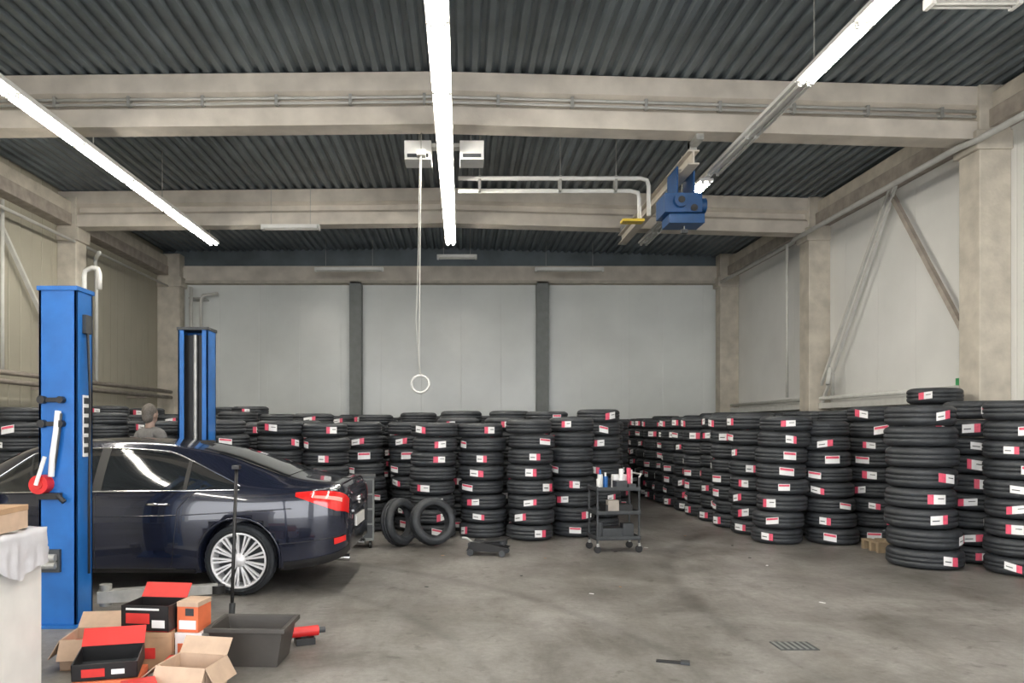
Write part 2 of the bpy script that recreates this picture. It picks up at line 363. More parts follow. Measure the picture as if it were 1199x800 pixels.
b.box(cx-.06, cx+.06, cy-.04, cy+.1, 5.34, 5.42, 'white'); b.cyl((cx, cy+.03, 5.42), (cx, cy+.03, 5.67), .008, 'steel', 6)
b.obj('hanging_cable_ring')

# ------------------------------------------------------------------ tires
def tire_prof(R, w, ri=0.21):
    mid = (ri+R)/2
    return [(ri, .2*w), (ri+.02, .08*w), (mid, 0.005), (R-.05, .03*w), (R-.014, .12*w), (R, .22*w), (R, .36*w), (R-.012, .37*w), (R-.012, .41*w), (R, .42*w), (R, .58*w), (R-.012, .59*w), (R-.012, .63*w), (R, .64*w), (R, .78*w), (R-.014, .88*w), (R-.05, .97*w), (mid, w-.005), (ri+.02, .92*w), (ri, .8*w), (R-.04, .75*w), (R-.04, .25*w)]
NT = {4: .008, 5: .006, 14: .006, 15: .008}
def add_tire(b, R, w, X, seg=48, ri=0.21): b.lathe(tire_prof(R, w, ri), seg, 'tire', X, True, True, NT)
def stack_mesh(name, n, R, w, seed, plab=0.85, spread=0.5, shift=None, jit=.024, leanmax=.014):
    rnd = random.Random(seed); b = MB(); z = 0; lean = rnd.uniform(-leanmax, leanmax)
    for i in range(n):
        ww = w*rnd.uniform(0.93, 1.06); RR = R*rnd.uniform(0.965, 1.015)
        ox, oy = rnd.uniform(-jit, jit)+lean*i, rnd.uniform(-jit, jit)
        if shift and i >= shift[0]: ox += shift[1]; RR -= .02
        X = T((ox, oy, z), (0, 0, rnd.uniform(0, 6)))
        add_tire(b, RR, ww*1.0, X)
        if rnd.random() < plab:
            a0 = -R90+rnd.gauss(0, spread); hh = ww*rnd.uniform(.38, .50); zc = z+ww*0.5; ang = rnd.uniform(.20, .29)
            split = rnd.uniform(.25, .42); flip = rnd.random() < 0.5
            tilt = rnd.uniform(-.018, .018)
            def patch(t0, t1, k, h0=-.5, h1=.5, o=.005):
                vs = []; N = 4
                for j in range(N+1):
                    a = a0+(-1+2*(t0+(t1-t0)*j/N))*ang; rr = RR+o
                    dz = tilt*(a-a0)/ang
                    for zz in (zc+hh*h0, zc+hh*h1): vs.append((ox+rr*math.cos(a), oy+rr*math.sin(a), zz+dz))
                b.add(vs, [(2*j, 2*j+2, 2*j+3, 2*j+1) for j in range(N)], k)
            patch(0, 1, 'label')
            q = rnd.random()
            if q < .75:
                if flip: patch(1-split, 1, 'labelred', -.5, .5, .0065); patch(.1, .5, 'dkgrey', -.12, .0, .0065)
                else: patch(0, split, 'labelred', -.5, .5, .0065); patch(.55, .9, 'dkgrey', .05, .15, .0065)
            else: patch(.05, .95, 'labelred', .12, .42, .0065)
        z += ww*1.0
    return b.mesh(name)
V8 = [stack_mesh('tire_stack_mesh', 8, .335, .212, 10+i) for i in range(6)]
V9 = [stack_mesh('tire_stack_mesh', 9, .335, .205, 30+i) for i in range(5)]
V10 = [stack_mesh('tire_stack_mesh', 10, .34, .198, 50+i) for i in range(3)]
V9D = [stack_mesh('tire_stack_mesh', 8, .335, .222, 70+i, 1.0, 0.4) for i in range(5)]
VR = [stack_mesh('tire_stack_mesh', 9, .34, .213, 120+i, 1.0, 0.3, None, .015, .004) for i in range(4)]
VT = stack_mesh('tire_stack_mesh', 10, .34, .213, 140, 1.0, .3, None, .015, .003)
V7 = [stack_mesh('tire_stack_mesh', 7, .335, .22, 90+i) for i in range(2)]
BIG = stack_mesh('tire_stack_mesh', 8, .385, .225, 101, .45, .9, (2, -.035), .012, .003)
def st(me, x, y, rz=None, z=0):
    return inst('tire_stack', me, (x, y, z), (0, 0, random.uniform(-.3, .3) if rz is None else rz))
for i, (x, y) in enumerate([(-.40, 10.75), (.31, 10.84), (.99, 10.62), (1.66, 10.97)]): st(V8[i], x, y)
for x in (-1.45, -.72, 0.0, .74, 1.42, 2.12): st(random.choice(V8 if x < 1 else V9), x+random.uniform(-.01, .01), 11.58 if x > -1 else 11.5)
Y = 12.3
while Y < 19.6:
    lim = 205*Y/870-0.36 if Y < 16.6 else 3.5
    X = -7.1+random.uniform(0, .12)
    while X < lim:
        if X < -3.0: me = random.choice(V9+V10+V8)
        else: me = random.choice(V8+V8+V9+V7)
        st(me, X+random.uniform(-.015, .015), Y+random.uniform(-.02, .02))
        X += random.uniform(.74, .80)
    Y += .76
X = -7.1
while X < -2.0:
    st(random.choice(V9+V8+V10 if X < -2.9 else V8), X, 11.55+random.uniform(-.03, .03)); X += random.uniform(.74, .8)
for x in (-7.1, -6.36): st(random.choice(VR), x, 10.75)
for x in (-3.42, -2.68): st(V8[2 if x < -3 else 5], x, 10.78)
st(V8[1], -1.95, 10.80)
Y = 10.25
while Y < 19.8:
    for i, X in enumerate((4.37, 5.08, 5.79, 6.5)):
        me = random.choice(V9D) if i == 0 else random.choice(V8+V9 if i == 1 else V9)
        if Y < 10.4: me = (V9D[0], V8[4], VR[1], VT)[i]
        rz = (-0.25 if Y < 10.6 else -1.0+random.uniform(-.25, .2)) if i == 0 else random.uniform(-.6, 0)
        st(me, X+random.uniform(-.01, .01), Y+random.uniform(-.01, .01)+(0.1 if (i == 2 and Y < 10.4) else 0), rz)
    Y += .74 if Y > 10.4 else .86
st(BIG, 5.32, 8.55, 0, 0.0)
st(VR[0], 6.13, 8.82, -.5); st(VR[3], 6.10, 8.08, -.55); st(V9[4], 6.84, 8.25, .1); st(V9[2], 6.90, 9.02, .1)
b = MB(); add_tire(b, .315, .2, T((0, 0, -0.1)), 56, .2)
lm = b.mesh('loose_tire_mesh')
def lean(x, y, rz, tilt, R=.315):
    o = inst('loose_tire', lm, (x, y, 0), (R90-tilt, 0, rz))
    o.location.z = R*math.cos(tilt)+0.1*math.sin(tilt)
lean(-.82, 9.91, 0.95, .12); lean(-.38, 9.90, 0.45, .22)

# ------------------------------------------------------------------ two post lift
b = MB()
def post(yc, s, x0, x1, h, dp):
    yb, yo = yc-s*dp, yc+s*dp; xm = (x0+x1)/2
    lo, hi = sorted((yb, yb+s*.02)); b.box(x0, x1, lo, hi, .02, h, 'blue')
    lo, hi = sorted((yb, yo))
    b.box(x0, x0+.02, lo, hi, .02, h, 'blue'); b.box(x1-.02, x1, lo, hi, .02, h, 'blue')
    lo, hi = sorted((yo-s*.02, yo)); b.box(x0, x0+.07, lo, hi, .02, h, 'blue'); b.box(x1-.07, x1, lo, hi, .02, h, 'blue')
    lo, hi = sorted((yb, yo)); b.box(x0-.012, x1+.012, lo-.012, hi+.012, h, h+.035, 'dkgrey' if s < 0 else 'blue')
    b.box(x0-.08, x1+.08, lo-.06, hi+.08, 0, .02, 'blue')
    b.box(x0+.02, x1-.02, yc-.03, yc+.03, .3, h-.05, 'black')
    b.cyl((xm, yc+s*.06, .1), (xm, yc+s*.06, h-.05), .025, 'steel', 12)
    c0, c1 = sorted((yo-s*.1, yo+s*.1)); b.box(x0+.05, x1-.05, c0, c1, .12, .62, 'dkgrey')
    for sx in (-1, 1):
        p = Vector((xm+sx*.2, yo+s*.12, .16)); q = p+Vector((sx*.85, s*.30, 0))
        d = q-p; an = math.atan2(d.y, d.x); X = T(p, (0, 0, an)); L = d.length
        b.box(-.06, L*.65, -.06, .06, -.05, .05, 'steel', X); b.box(L*.5, L, -.045, .045, -.04, .04, 'steel', X)
        b.cyl(X @ Vector((L, 0, -.04)), X @ Vector((L, 0, .03)), .065, 'black', 18)
        b.cyl(X @ Vector((0, 0, -.08)), X @ Vector((0, 0, .1)), .05, 'steel', 16)
post(6.04, 1, -3.36, -3.06, 2.68, .13); post(9.12, -1, -3.42, -3.06, 2.76, .15)
yf = 5.91
for z in (1.79, 1.60):
    b.box(-3.34, -3.16, yf-.035, yf, z, z+.035, 'black'); b.cyl((-3.32, yf-.05, z+.018), (-3.32, yf, z+.018), .032, 'black', 12); b.cyl((-3.17, yf-.05, z+.018), (-3.17, yf, z+.018), .028, 'black', 12)
b.tube([(-3.19, yf-.03, 1.72), (-3.20, yf-.04, 1.55), (-3.23, yf-.04, 1.35), (-3.24, yf-.04, 1.2)], .024, 'label', 8)
b.tube([(-3.165, yf-.03, 1.70), (-3.18, yf-.04, 1.5), (-3.22, yf-.03, 1.25)], .010, 'dkgrey', 8)
b.cyl((-3.31, yf-.10, 1.14), (-3.31, yf, 1.14), .075, 'red', 20); b.cyl((-3.31, yf-.11, 1.14), (-3.31, yf-.10, 1.14), .035, 'redbox', 18)
b.cyl((-3.31, yf-.13, 1.14), (-3.24, yf-.13, 1.36), .016, 'label', 10)
b.box(-3.35, -3.17, yf-.06, yf, 1.02, 1.07, 'black'); b.cyl((-3.18, yf-.05, 1.05), (-3.13, yf-.05, 1.0), .02, 'black', 10)
for z in (.50, .56): b.cyl((-3.34, yf-.05, z), (-3.20, yf-.05, z), .03, 'steel', 12)
b.box(-3.34, -3.18, yf-.03, yf, .44, .62, 'dkgrey')
b.box(-3.058, -3.052, 6.0, 6.10, 1.35, 1.85, 'label')
for i in range(6): b.box(-3.053, -3.050, 6.01, 6.09, 1.38+i*.08, 1.43+i*.08, 'dkgrey')
b.box(-3.06, -3.03, 6.0, 6.1, 2.35, 2.5, 'dkgrey')
b.tube([(-3.04, 6.05, 2.35), (-3.02, 6.05, 1.8), (-3.03, 6.05, 1.0), (-3.03, 6.05, .4)], .012, 'black', 6)
b.obj('two_post_car_lift', .004)
b = MB(); b.tube([(-1.78, 5.75, .02), (-1.80, 5.9, .8), (-1.83, 6.05, 1.25)], .014, 'black', 8)
b.box(-1.88, -1.68, 5.70, 5.80, 0, .02, 'dkgrey'); b.box(-1.86, -1.80, 6.02, 6.08, 1.25, 1.28, 'black')
b.cyl((-1.78, 5.75, .02), (-1.783, 5.79, .22), .024, 'dkgrey', 10)
b.obj('pry_bar_stand')

# ------------------------------------------------------------------ car
ST = [(0.00,.40,.58,.86,.56,.90,.48,.92),(.03,.36,.72,.93,.67,.965,.59,.985),(.10,.32,.815,.97,.765,1.01,.69,1.045),(.28,.27,.89,.985,.845,1.035,.77,1.075),
(.55,.23,.92,.985,.87,1.06,.74,1.115),(.85,.21,.93,.985,.875,1.15,.70,1.215),(1.2,.2,.93,.98,.88,1.265,.66,1.33),(1.6,.2,.93,.97,.885,1.35,.635,1.42),
(2.05,.2,.93,.965,.885,1.395,.63,1.468),(2.5,.2,.93,.96,.885,1.405,.63,1.482),(2.9,.2,.93,.955,.88,1.38,.63,1.46),(3.2,.2,.93,.95,.875,1.31,.64,1.40),
(3.55,.2,.93,.94,.87,1.14,.69,1.22),(3.9,.2,.92,.91,.85,.98,.74,1.03),(4.25,.22,.91,.86,.82,.91,.72,.95),(4.55,.24,.87,.76,.76,.81,.66,.85),
(4.75,.28,.76,.66,.66,.70,.55,.72),(4.83,.34,.6,.56,.5,.6,.4,.61)]
def cr(a, b_, c, d, t): return .5*((2*b_)+(-a+c)*t+(2*a-5*b_+4*c-d)*t*t+(-a+3*b_-3*c+d)*t*t*t)
def stat(x):
    x = max(0, min(4.83, x)); i = 0
    while i < len(ST)-2 and x > ST[i+1][0]: i += 1
    x0, x1 = ST[i][0], ST[i+1][0]; t = (x-x0)/(x1-x0)
    out = []
    for k in range(1, 8):
        p1, p2 = ST[i][k], ST[i+1][k]
        m1 = (p2-ST[i-1][k])/(x1-ST[i-1][0]) if i > 0 else (p2-p1)/(x1-x0)
        m2 = (ST[i+2][k]-p1)/(ST[i+2][0]-x0) if i < len(ST)-2 else (p2-p1)/(x1-x0)
        h = x1-x0; t2, t3 = t*t, t*t*t
        out.append((2*t3-3*t2+1)*p1+(t3-2*t2+t)*h*m1+(-2*t3+3*t2)*p2+(t3-t2)*h*m2)
    return out
def sec(x):
    zb, w, zbt, wb, zre, wre, zt = stat(x); h = zbt-zb
    return [(0, zb), (.8*w, zb), (.94*w, zb+.04), (.975*w, zb+.2*h), (w, zb+.5*h), (.992*w, zbt-.2*h), (wb, zbt), ((wb+wre)/2+.018, (zbt+zre)/2), (wre, zre), (wre-.12, zre+.68*(zt-zre)), (wre*.45, zt-.006), (0, zt)]
def surf0(x, t):
    P = sec(x); i = min(int(t), 10); u = t-i
    a = P[max(i-1, 0)] if i > 0 else (-P[1][0], P[1][1]); c = P[min(i+2, 11)] if i < 10 else (-P[10][0], P[10][1])
    y = cr(a[0], P[i][0], P[i+1][0], c[0], u); z = cr(a[1], P[i][1], P[i+1][1], c[1], u)
    return Vector((x, max(0, y), z))
def surf(x, t, side=1, off=0):
    p = surf0(x, t)
    if off:
        e = .004; dx = surf0(min(4.82, x+e), t)-surf0(max(.001, x-e), t); dt = surf0(x, min(10.999, t+.02))-surf0(x, max(0, t-.02))
        n = dx.cross(dt)
        if n.length > 1e-9:
            n.normalize(); c = Vector((x, 0, .7))
            if n.dot(p-c) < 0: n = -n
            p = p+n*off
    return Vector((p.x, p.y*side, p.z))
xs = sorted(set([round(v, 4) for v in [0, .008, .018, .03, .045, .06, .08, .1, .14, .18, .23]+[.28+i*(4.5-.28)/80 for i in range(81)]+[4.55, 4.6, 4.65, 4.7, 4.75, 4.79, 4.83]]))
ts = [i*11/44 for i in range(45)]
vs = []; N = 0
for x in xs:
    ring = [surf(x, t, 1) for t in ts]+[surf(x, t, -1) for t in ts[-2:0:-1]]
    N = len(ring); vs += ring
fs = [(i*N+j, i*N+(j+1)%N, (i+1)*N+(j+1)%N, (i+1)*N+j) for i in range(len(xs)-1) for j in range(N)]
fs += [tuple(range(N))[::-1], tuple(range((len(xs)-1)*N, len(xs)*N))]
b = MB(); b.add(vs, fs, 'paint', True); body = b.obj('body')
WX = (1.00, 3.74); WZ = .335
AR = .385
c = MB()
for wx in WX:
    for sd in (-1, 1): c.cyl((wx, sd*.60, WZ+.015), (wx, sd*1.2, WZ+.015), AR, 'black', 48)
cut = c.obj('cutter')
import bmesh
for ob in (body, cut):
    bm = bmesh.new(); bm.from_mesh(ob.data); bmesh.ops.remove_doubles(bm, verts=bm.verts, dist=1e-5); bmesh.ops.recalc_face_normals(bm, faces=bm.faces); bm.to_mesh(ob.data); bm.free()
bo = body.modifiers.new('arch', 'BOOLEAN'); bo.object = cut; bo.operation = 'DIFFERENCE'; bo.solver = 'EXACT'
dg = bpy.context.evaluated_depsgraph_get()
nm = bpy.data.meshes.new_from_object(body.evaluated_get(dg)); body.modifiers.clear(); body.data = nm
bpy.data.objects.remove(cut)
car = bpy.data.objects.new('car', None); S.collection.objects.link(car)
body.parent = car
d = MB()
def patch(x0, x1, tl, th, k, off, side, nx=24, nt=8):
    vs = []
    for i in range(nx+1):
        x = x0+(x1-x0)*i/nx; a = tl(x) if callable(tl) else tl; e = th(x) if callable(th) else th
        for j in range(nt+1): vs.append(surf(x, a+(e-a)*j/nt, side, off))
    w = nt+1
    d.add(vs, [(i*w+j, (i+1)*w+j, (i+1)*w+j+1, i*w+j+1) for i in range(nx) for j in range(nt)], k, True)
wl = lambda x: 6.10
def wh(x):
    lo = max(0, min(1, (x-.98)/.75)); hi = max(0, min(1, (3.62-x)/.55))
    return 6.10+1.72*(lo**.55)*(hi**.8)
for sd in (-1, 1):
    patch(1.0, 3.6, wl, wh, 'glass', .004, sd, 60, 10)
    ol = [surf(1.0+2.6*i/50, 6.08, sd, .008) for i in range(51)]
    oh = [surf(1.0+2.6*i/50, wh(1.0+2.6*i/50)+.02, sd, .008) for i in range(51)]
    d.tube(ol, .010, 'chrome', 6); d.tube(oh, .008, 'chrome', 6)
    patch(2.315, 2.405, wl, wh, 'black', .008, sd, 4, 10)
    patch(1.50, 1.54, wl, wh, 'black', .008, sd, 3, 8)
    for x0 in (2.36, 3.42): d.tube([surf(x0, 1.9+4.1*i/20, sd, .0005) for i in range(21)], .0035, 'black', 5)
    d.tube([surf(1.58+(.0 if t > 4.6 else (4.6-t)*.03)-max(0, (t-5))*.16, t, sd, .0005) for t in [2.4+3.6*i/20 for i in range(21)]], .0035, 'black', 5)
    d.tube([surf(1.6+2.0*i/10, 2.2, sd, .0015) for i in range(11)], .004, 'black', 5)
    for xa, xb in ((1.66, 1.86), (2.50, 2.70)):
        d.tube([surf(xa+(xb-xa)*i/6, 5.28, sd, .012+.022*math.sin(math.pi*i/6)) for i in range(7)], .013, 'chrome', 8)
    d.tube([surf(.5+3.4*i/40, 4.95-.25*math.sin(math.pi*i/40), sd, -.002) for i in range(41)], .006, 'paint', 6)
    tl0 = lambda x: 4.75+max(0, (x-.10))*2.2; tl1 = lambda x: 6.02-max(0, (x-.25))*.7
    patch(.012, .47, tl0, tl1, 'tail', .007, sd, 26, 8)
    patch(.06, .30, lambda x: 5.28+(x-.06)*.8, lambda x: 5.55+(x-.06)*.3, 'taillt', .011, sd, 12, 3)
    patch(.01, .58, 1.3, 2.6, 'black', .005, sd, 20, 5)
    patch(1.42, 3.34, 1.3, 2.15, 'black', .005, sd, 20, 4)
    patch(.03, .12, 3.2, 3.5, 'tail', .008, sd, 6, 2)
    d.tube([surf(.02+.60*i/20, 3.55, sd, .001) for i in range(21)], .004, 'black', 5)
    for wx in WX:
        pts = []
        for i in range(25):
            a = math.pi*(i/24)*1.16-.25; px = wx+(AR+.004)*math.cos(a); pz = WZ+.015+(AR+.004)*math.sin(a)
            best = min([t/40 for t in range(80, 260)], key=lambda t: abs(surf0(px, t).z-pz)); pts.append(surf(px, best, sd, .003))
        d.tube(pts, .010, 'paint', 6)
    X = T((3.38, sd*1.0, 1.0)); d.ball((0, 0, 0), (.07, .11, .075), 'paint', 16, 10, X); d.cyl((3.38, sd*.86, .97), (3.38, sd*.97, .98), .02, 'black', 8)
    patch(.60, 1.30, lambda x: 8.75, 11, 'glass', .004, sd, 16, 10)
    patch(3.28, 3.86, lambda x: 8.55, 11, 'glass', .004, sd, 14, 10)
    patch(4.35, 4.72, 5.0, 6.4, 'white', .006, sd, 10, 5)
d.tube([surf(.16, 6+5*i/12, 1, .001) for i in range(13)]+[surf(.16, 11-5*i/12, -1, .001) for i in range(13)], .003, 'black', 5)
d.tube([surf(.09, 6.6+4.4*i/12, 1, .006) for i in range(13)]+[surf(.09, 11-4.4*i/12, -1, .006) for i in range(13)], .012, 'paint', 8)
d.box(-.012, .0, -.26, .26, .58, .69, 'white'); d.box(-.014, .0, -.45, .45, .745, .765, 'chrome'); d.cyl((-.016, 0, .83), (0, 0, .83), .045, 'chrome', 20)
for sd in (-1, 1): d.cyl((.02, sd*.5, .30), (.3, sd*.5, .31), .035, 'chrome', 14)
d.box(1.55, 1.68, -.02, .02, 1.415, 1.45, 'black', None, 1.3)
d.box(.9, 3.9, -.55, .55, .17, .24, 'black')
d.obj('trim_and_lights', parent=car)
def wheel(wx, sd):
    b = MB()
    X = T((wx, sd*.925, WZ)) @ Matrix.Rotation(R90*sd, 4, 'X')
    if (X.to_3x3() @ Vector((0, 0, 1))).y*sd > 0: X = X @ Matrix.Rotation(math.pi, 4, 'X')
    add_tire(b, .335, .225, X, 64, .25)
    b.lathe([(.258, .02), (.265, .012), (.258, .004), (.248, .006), (.240, .03), (.232, .09), (.22, .2)], 48, 'alloy', X)
    b.lathe([(0.0, .13), (.226, .13)], 40, 'dkgrey', X)
    b.lathe([(0.0, .012), (.03, .012), (.036, .018), (.062, .022), (.066, .05), (.066, .12)], 28, 'alloy', X)
    ns = 13
    for i in range(ns):
        for dd in (-.085, .085):
            a = 2*math.pi*i/ns; a2 = a+dd
            p = Vector((.055*math.cos(a+dd*.6), .055*math.sin(a+dd*.6), .035)); q = Vector((.244*math.cos(a2), .244*math.sin(a2), .014))
            dirv = (q-p).normalized(); sdv = dirv.cross(Vector((0, 0, 1))).normalized()
            w0, w1 = .0065, .0100; dz = Vector((0, 0, .03))
            b.add([p-sdv*w0, p+sdv*w0, q+sdv*w1, q-sdv*w1, p-sdv*w0+dz, p+sdv*w0+dz, q+sdv*w1+dz, q-sdv*w1+dz], [(0,1,2,3),(4,7,6,5),(0,4,5,1),(1,5,6,2),(2,6,7,3),(3,7,4,0)], 'alloy', False, X)
    b.obj('wheel', parent=car)
for wx in WX:
    for sd in (-1, 1): wheel(wx, sd)
yaw = math.pi-math.radians(1)
car.rotation_euler = (0, 0, yaw)
Rm = Matrix.Rotation(yaw, 3, 'Z'); loc = Rm @ Vector((1.0, .93, 0))
car.location = (-2.09-loc.x, 6.95-loc.y, 0)

# ------------------------------------------------------------------ person behind the car (back turned)
person = bpy.data.objects.new('person', None); S.collection.objects.link(person); person.location = (-3.98, 9.52, 0); person.rotation_euler = (0, 0, 2.75)
def skin(name, pts, edges, k, sub=2):
    me = bpy.data.meshes.new(name); me.from_pydata([p[:3] for p in pts], edges, []); me.materials.append(M[k])
    o = bpy.data.objects.new(name, me); S.collection.objects.link(o)
    md = o.modifiers.new('skin', 'SKIN'); md.use_smooth_shade = True
    sv = me.skin_vertices[0].data
    for i, p in enumerate(pts):
        r = p[3]; sv[i].radius = (r, p[4] if len(p) > 4 else r)
    sv[0].use_root = True
    s = o.modifiers.new('sub', 'SUBSURF'); s.levels = sub; s.render_levels = sub
    o.parent = person; return o
P = [(0,0,.98,.15,.11),(0,0,1.15,.145,.105),(0,0,1.34,.165,.12),(0,0,1.50,.12,.09),(0,.005,1.57,.065),
     (-.18,0,1.47,.075),(-.24,.01,1.20,.052),(-.25,-.06,.97,.038),(.18,0,1.47,.075),(.24,.01,1.20,.052),(.25,-.06,.97,.038)]
skin('jacket', P, [(0,1),(1,2),(2,3),(3,4),(3,5),(5,6),(6,7),(3,8),(8,9),(9,10)], 'shirt')
P = [(0,0,.97,.15,.12),(-.10,0,.86,.095),(-.11,0,.5,.065),(-.12,.02,.12,.05),(.10,0,.86,.095),(.11,0,.5,.065),(.12,.02,.12,.05)]
skin('trousers', P, [(0,1),(1,2),(2,3),(0,4),(4,5),(5,6)], 'trous')
for sd in (-1, 1):
    P = [(sd*.12,.05,.06,.045),(sd*.12,-.06,.05,.045),(sd*.13,-.17,.04,.035)]
    skin('shoe', P, [(0,1),(1,2)], 'black', 2)
    hx_, hz = sd*.25, .95
    P = [(hx_,-.07,hz,.026),(hx_,-.08,hz-.05,.03,.018),(hx_,-.085,hz-.09,.03,.016)]; E = [(0,1),(1,2)]
    for i, (dy, L) in enumerate(((-.03,.07),(-.01,.08),(.01,.075),(.03,.06))):
        n0 = len(P); P += [(hx_,-.085+dy,hz-.105,.009),(hx_-sd*.006,-.085+dy*1.1,hz-.105-L*.5,.0085),(hx_-sd*.02,-.085+dy*1.1,hz-.105-L,.007)]
        E += [(2,n0),(n0,n0+1),(n0+1,n0+2)]
    n0 = len(P); P += [(hx_-sd*.01,-.12,hz-.06,.011),(hx_-sd*.015,-.135,hz-.10,.009)]; E += [(1,n0),(n0,n0+1)]
    skin('hand', P, E, 'skin', 1)
h = MB()
h.ball((0, 0, 1.715), (.078, .096, .122), 'skin', 24, 16); h.ball((0, -.02, 1.665), (.058, .072, .075), 'skin', 20, 12); h.cyl((0, .01, 1.54), (0, 0, 1.66), .056, 'skin', 18)
h.ball((0, -.10, 1.695), (.014, .02, .026), 'skin', 12, 8)
for sd in (-1, 1):
    h.ball((sd*.08, .005, 1.70), (.012, .022, .034), 'skin', 12, 8); h.ball((sd*.031, -.082, 1.72), (.014, .011, .009), 'eye', 12, 8); h.ball((sd*.031, -.091, 1.72), (.006, .004, .006), 'hair', 8, 6); h.ball((sd*.031, -.088, 1.742), (.02, .008, .005), 'hair', 10, 6)
h.ball((0, -.087, 1.645), (.024, .008, .007), 'orange', 12, 6)
h.ball((0, .022, 1.752), (.086, .096, .104), 'hair', 24, 14); h.ball((0, .045, 1.69), (.074, .07, .09), 'hair', 20, 12)
h.obj('head', parent=person)
person.scale = (1.02, 1.02, 1.02)

# ------------------------------------------------------------------ trolley cart
b = MB()
for z in (.16, .48, .78):
    b.box(-.29, .29, -.2, .2, z, z+.015, 'dkgrey')
    for y in (-.2, .19): b.box(-.29, .29, y, y+.012, z, z+.05, 'dkgrey')
    for x in (-.29, .278): b.box(x, x+.012, -.2, .2, z, z+.05, 'dkgrey')
for x in (-.28, .26):
    for y in (-.19, .17):
        b.box(x, x+.02, y, y+.02, .1, .84 if x < 0 else .95, 'dkgrey'); b.cyl((x+.01, y-.004, .045), (x+.01, y+.024, .045), .045, 'black', 16); b.box(x-.005, x+.025, y-.01, y+.03, .08, .12, 'steel')
b.tube([(.27, -.18, .95), (.30, -.18, .99), (.30, .18, .99), (.27, .18, .95)], .012, 'steel')
b.cyl((-.18, 0, .795), (-.18, 0, .98), .035, 'white', 16); b.cyl((-.18, 0, .98), (-.18, 0, 1.04), .014, 'blue', 12)
b.cyl((-.09, .06, .795), (-.09, .06, .95), .03, 'blue', 16); b.cyl((-.09, .06, .95), (-.09, .06, 1.0), .014, 'white', 10)
b.cyl((-.23, -.1, .795), (-.23, -.1, .93), .028, 'white', 14)
b.box(0, .14, -.12, .05, .795, .9, 'dkgrey'); b.box(.02, .2, .06, .16, .795, .97, 'label'); b.box(.15, .25, -.14, -.02, .795, .86, 'dkgrey'); b.cyl((.2, .0, .795), (.2, .0, 1.06), .028, 'labelred', 14); b.cyl((.10, .0, .9), (.10, .0, 1.05), .03, 'label', 14); b.cyl((.26, .1, .795), (.26, .1, 1.03), .025, 'label', 14)
b.box(-.2, .1, -.12, .12, .175, .3, 'dkgrey'); b.box(-.15, .2, -.14, .1, .495, .6, 'black'); b.cyl((-.22, -.1, .175), (-.22, -.1, .38), .04, 'dkgrey', 14)
b.box(-.12, .02, -.15, -.05, .495, .66, 'brown'); b.box(.08, .22, -.13, .0, .175, .36, 'dkgrey')
b.obj('tool_trolley', .002, loc=(1.96, 9.55, 0), rot=(0, 0, .12))
b = MB()
for sd in (-1, 1):
    b.add([(-.26, sd*.11-.008, .05), (.2, sd*.11-.008, .05), (.26, sd*.11-.008, .10), (.05, sd*.11-.008, .15), (-.2, sd*.11-.008, .17), (-.26, sd*.11+.008, .05), (.2, sd*.11+.008, .05), (.26, sd*.11+.008, .10), (.05, sd*.11+.008, .15), (-.2, sd*.11+.008, .17)],
          [(0,1,2,3,4), (9,8,7,6,5), (0,5,6,1), (1,6,7,2), (2,7,8,3), (3,8,9,4), (4,9,5,0)], 'black')
    for x in (-.2, .2): b.cyl((x, sd*.13, .04), (x, sd*.16, .04), .04, 'dkgrey', 16)
b.box(-.24, -.08, -.1, .1, .06, .15, 'dkgrey'); b.box(-.1, .2, -.04, .04, .12, .16, 'black'); b.cyl((.18, 0, .14), (.18, 0, .19), .06, 'dkgrey', 18)
b.tube([(-.2, 0, .14), (-.28, -.02, .2), (-.33, -.04, .2)], .016, 'steel'); b.box(-.02, .26, -.13, .13, .17, .19, 'black', T((0, 0, 0), (0, -.08, 0)))
b.obj('floor_jack', .003, loc=(.34, 9.25, 0), rot=(0, 0, -.25))
b = MB(); b.box(-.2, .2, -.22, .22, .1, .92, 'colgrey'); b.box(-.22, .22, -.24, .24, .92, .95, 'dkgrey')
for i in range(4): b.box(-.18, .18, -.232, -.22, .14+i*.195, .31+i*.195, 'dkgrey'); b.box(-.1, .1, -.25, -.232, .27+i*.195, .285+i*.195, 'steel')
for x in (-.15, .15):
    for y in (-.17, .17): b.cyl((x-.015, y, .05), (x+.015, y, .05), .05, 'black', 14)
b.obj('tool_cabinet', .004, loc=(-1.36, 9.9, 0), rot=(0, 0, .1))
b = MB()
for i in range(5): b.box(-.4+i*.17, -.28+i*.17, -.2, .2, .11, .13, 'wood')
for y in (-.2, -.04, .14):
    b.box(-.4, .4, y, y+.06, .09, .11, 'wood'); b.box(-.4, .4, y, y+.06, 0, .02, 'wood')
    for x in (-.4, -.05, .3): b.box(x, x+.1, y, y+.06, .02, .09, 'wood')
b.obj('wooden_pallet', loc=(5.65, 9.55, 0))
b = MB(); b.box(-.14, .14, -.10, .10, 0, .004, 'dkgrey')
for i in range(6): b.box(-.13+i*.045, -.11+i*.045, -.09, .09, .004, .006, 'colgrey')
b.obj('floor_drain', loc=(2.42, 5.4, 0))

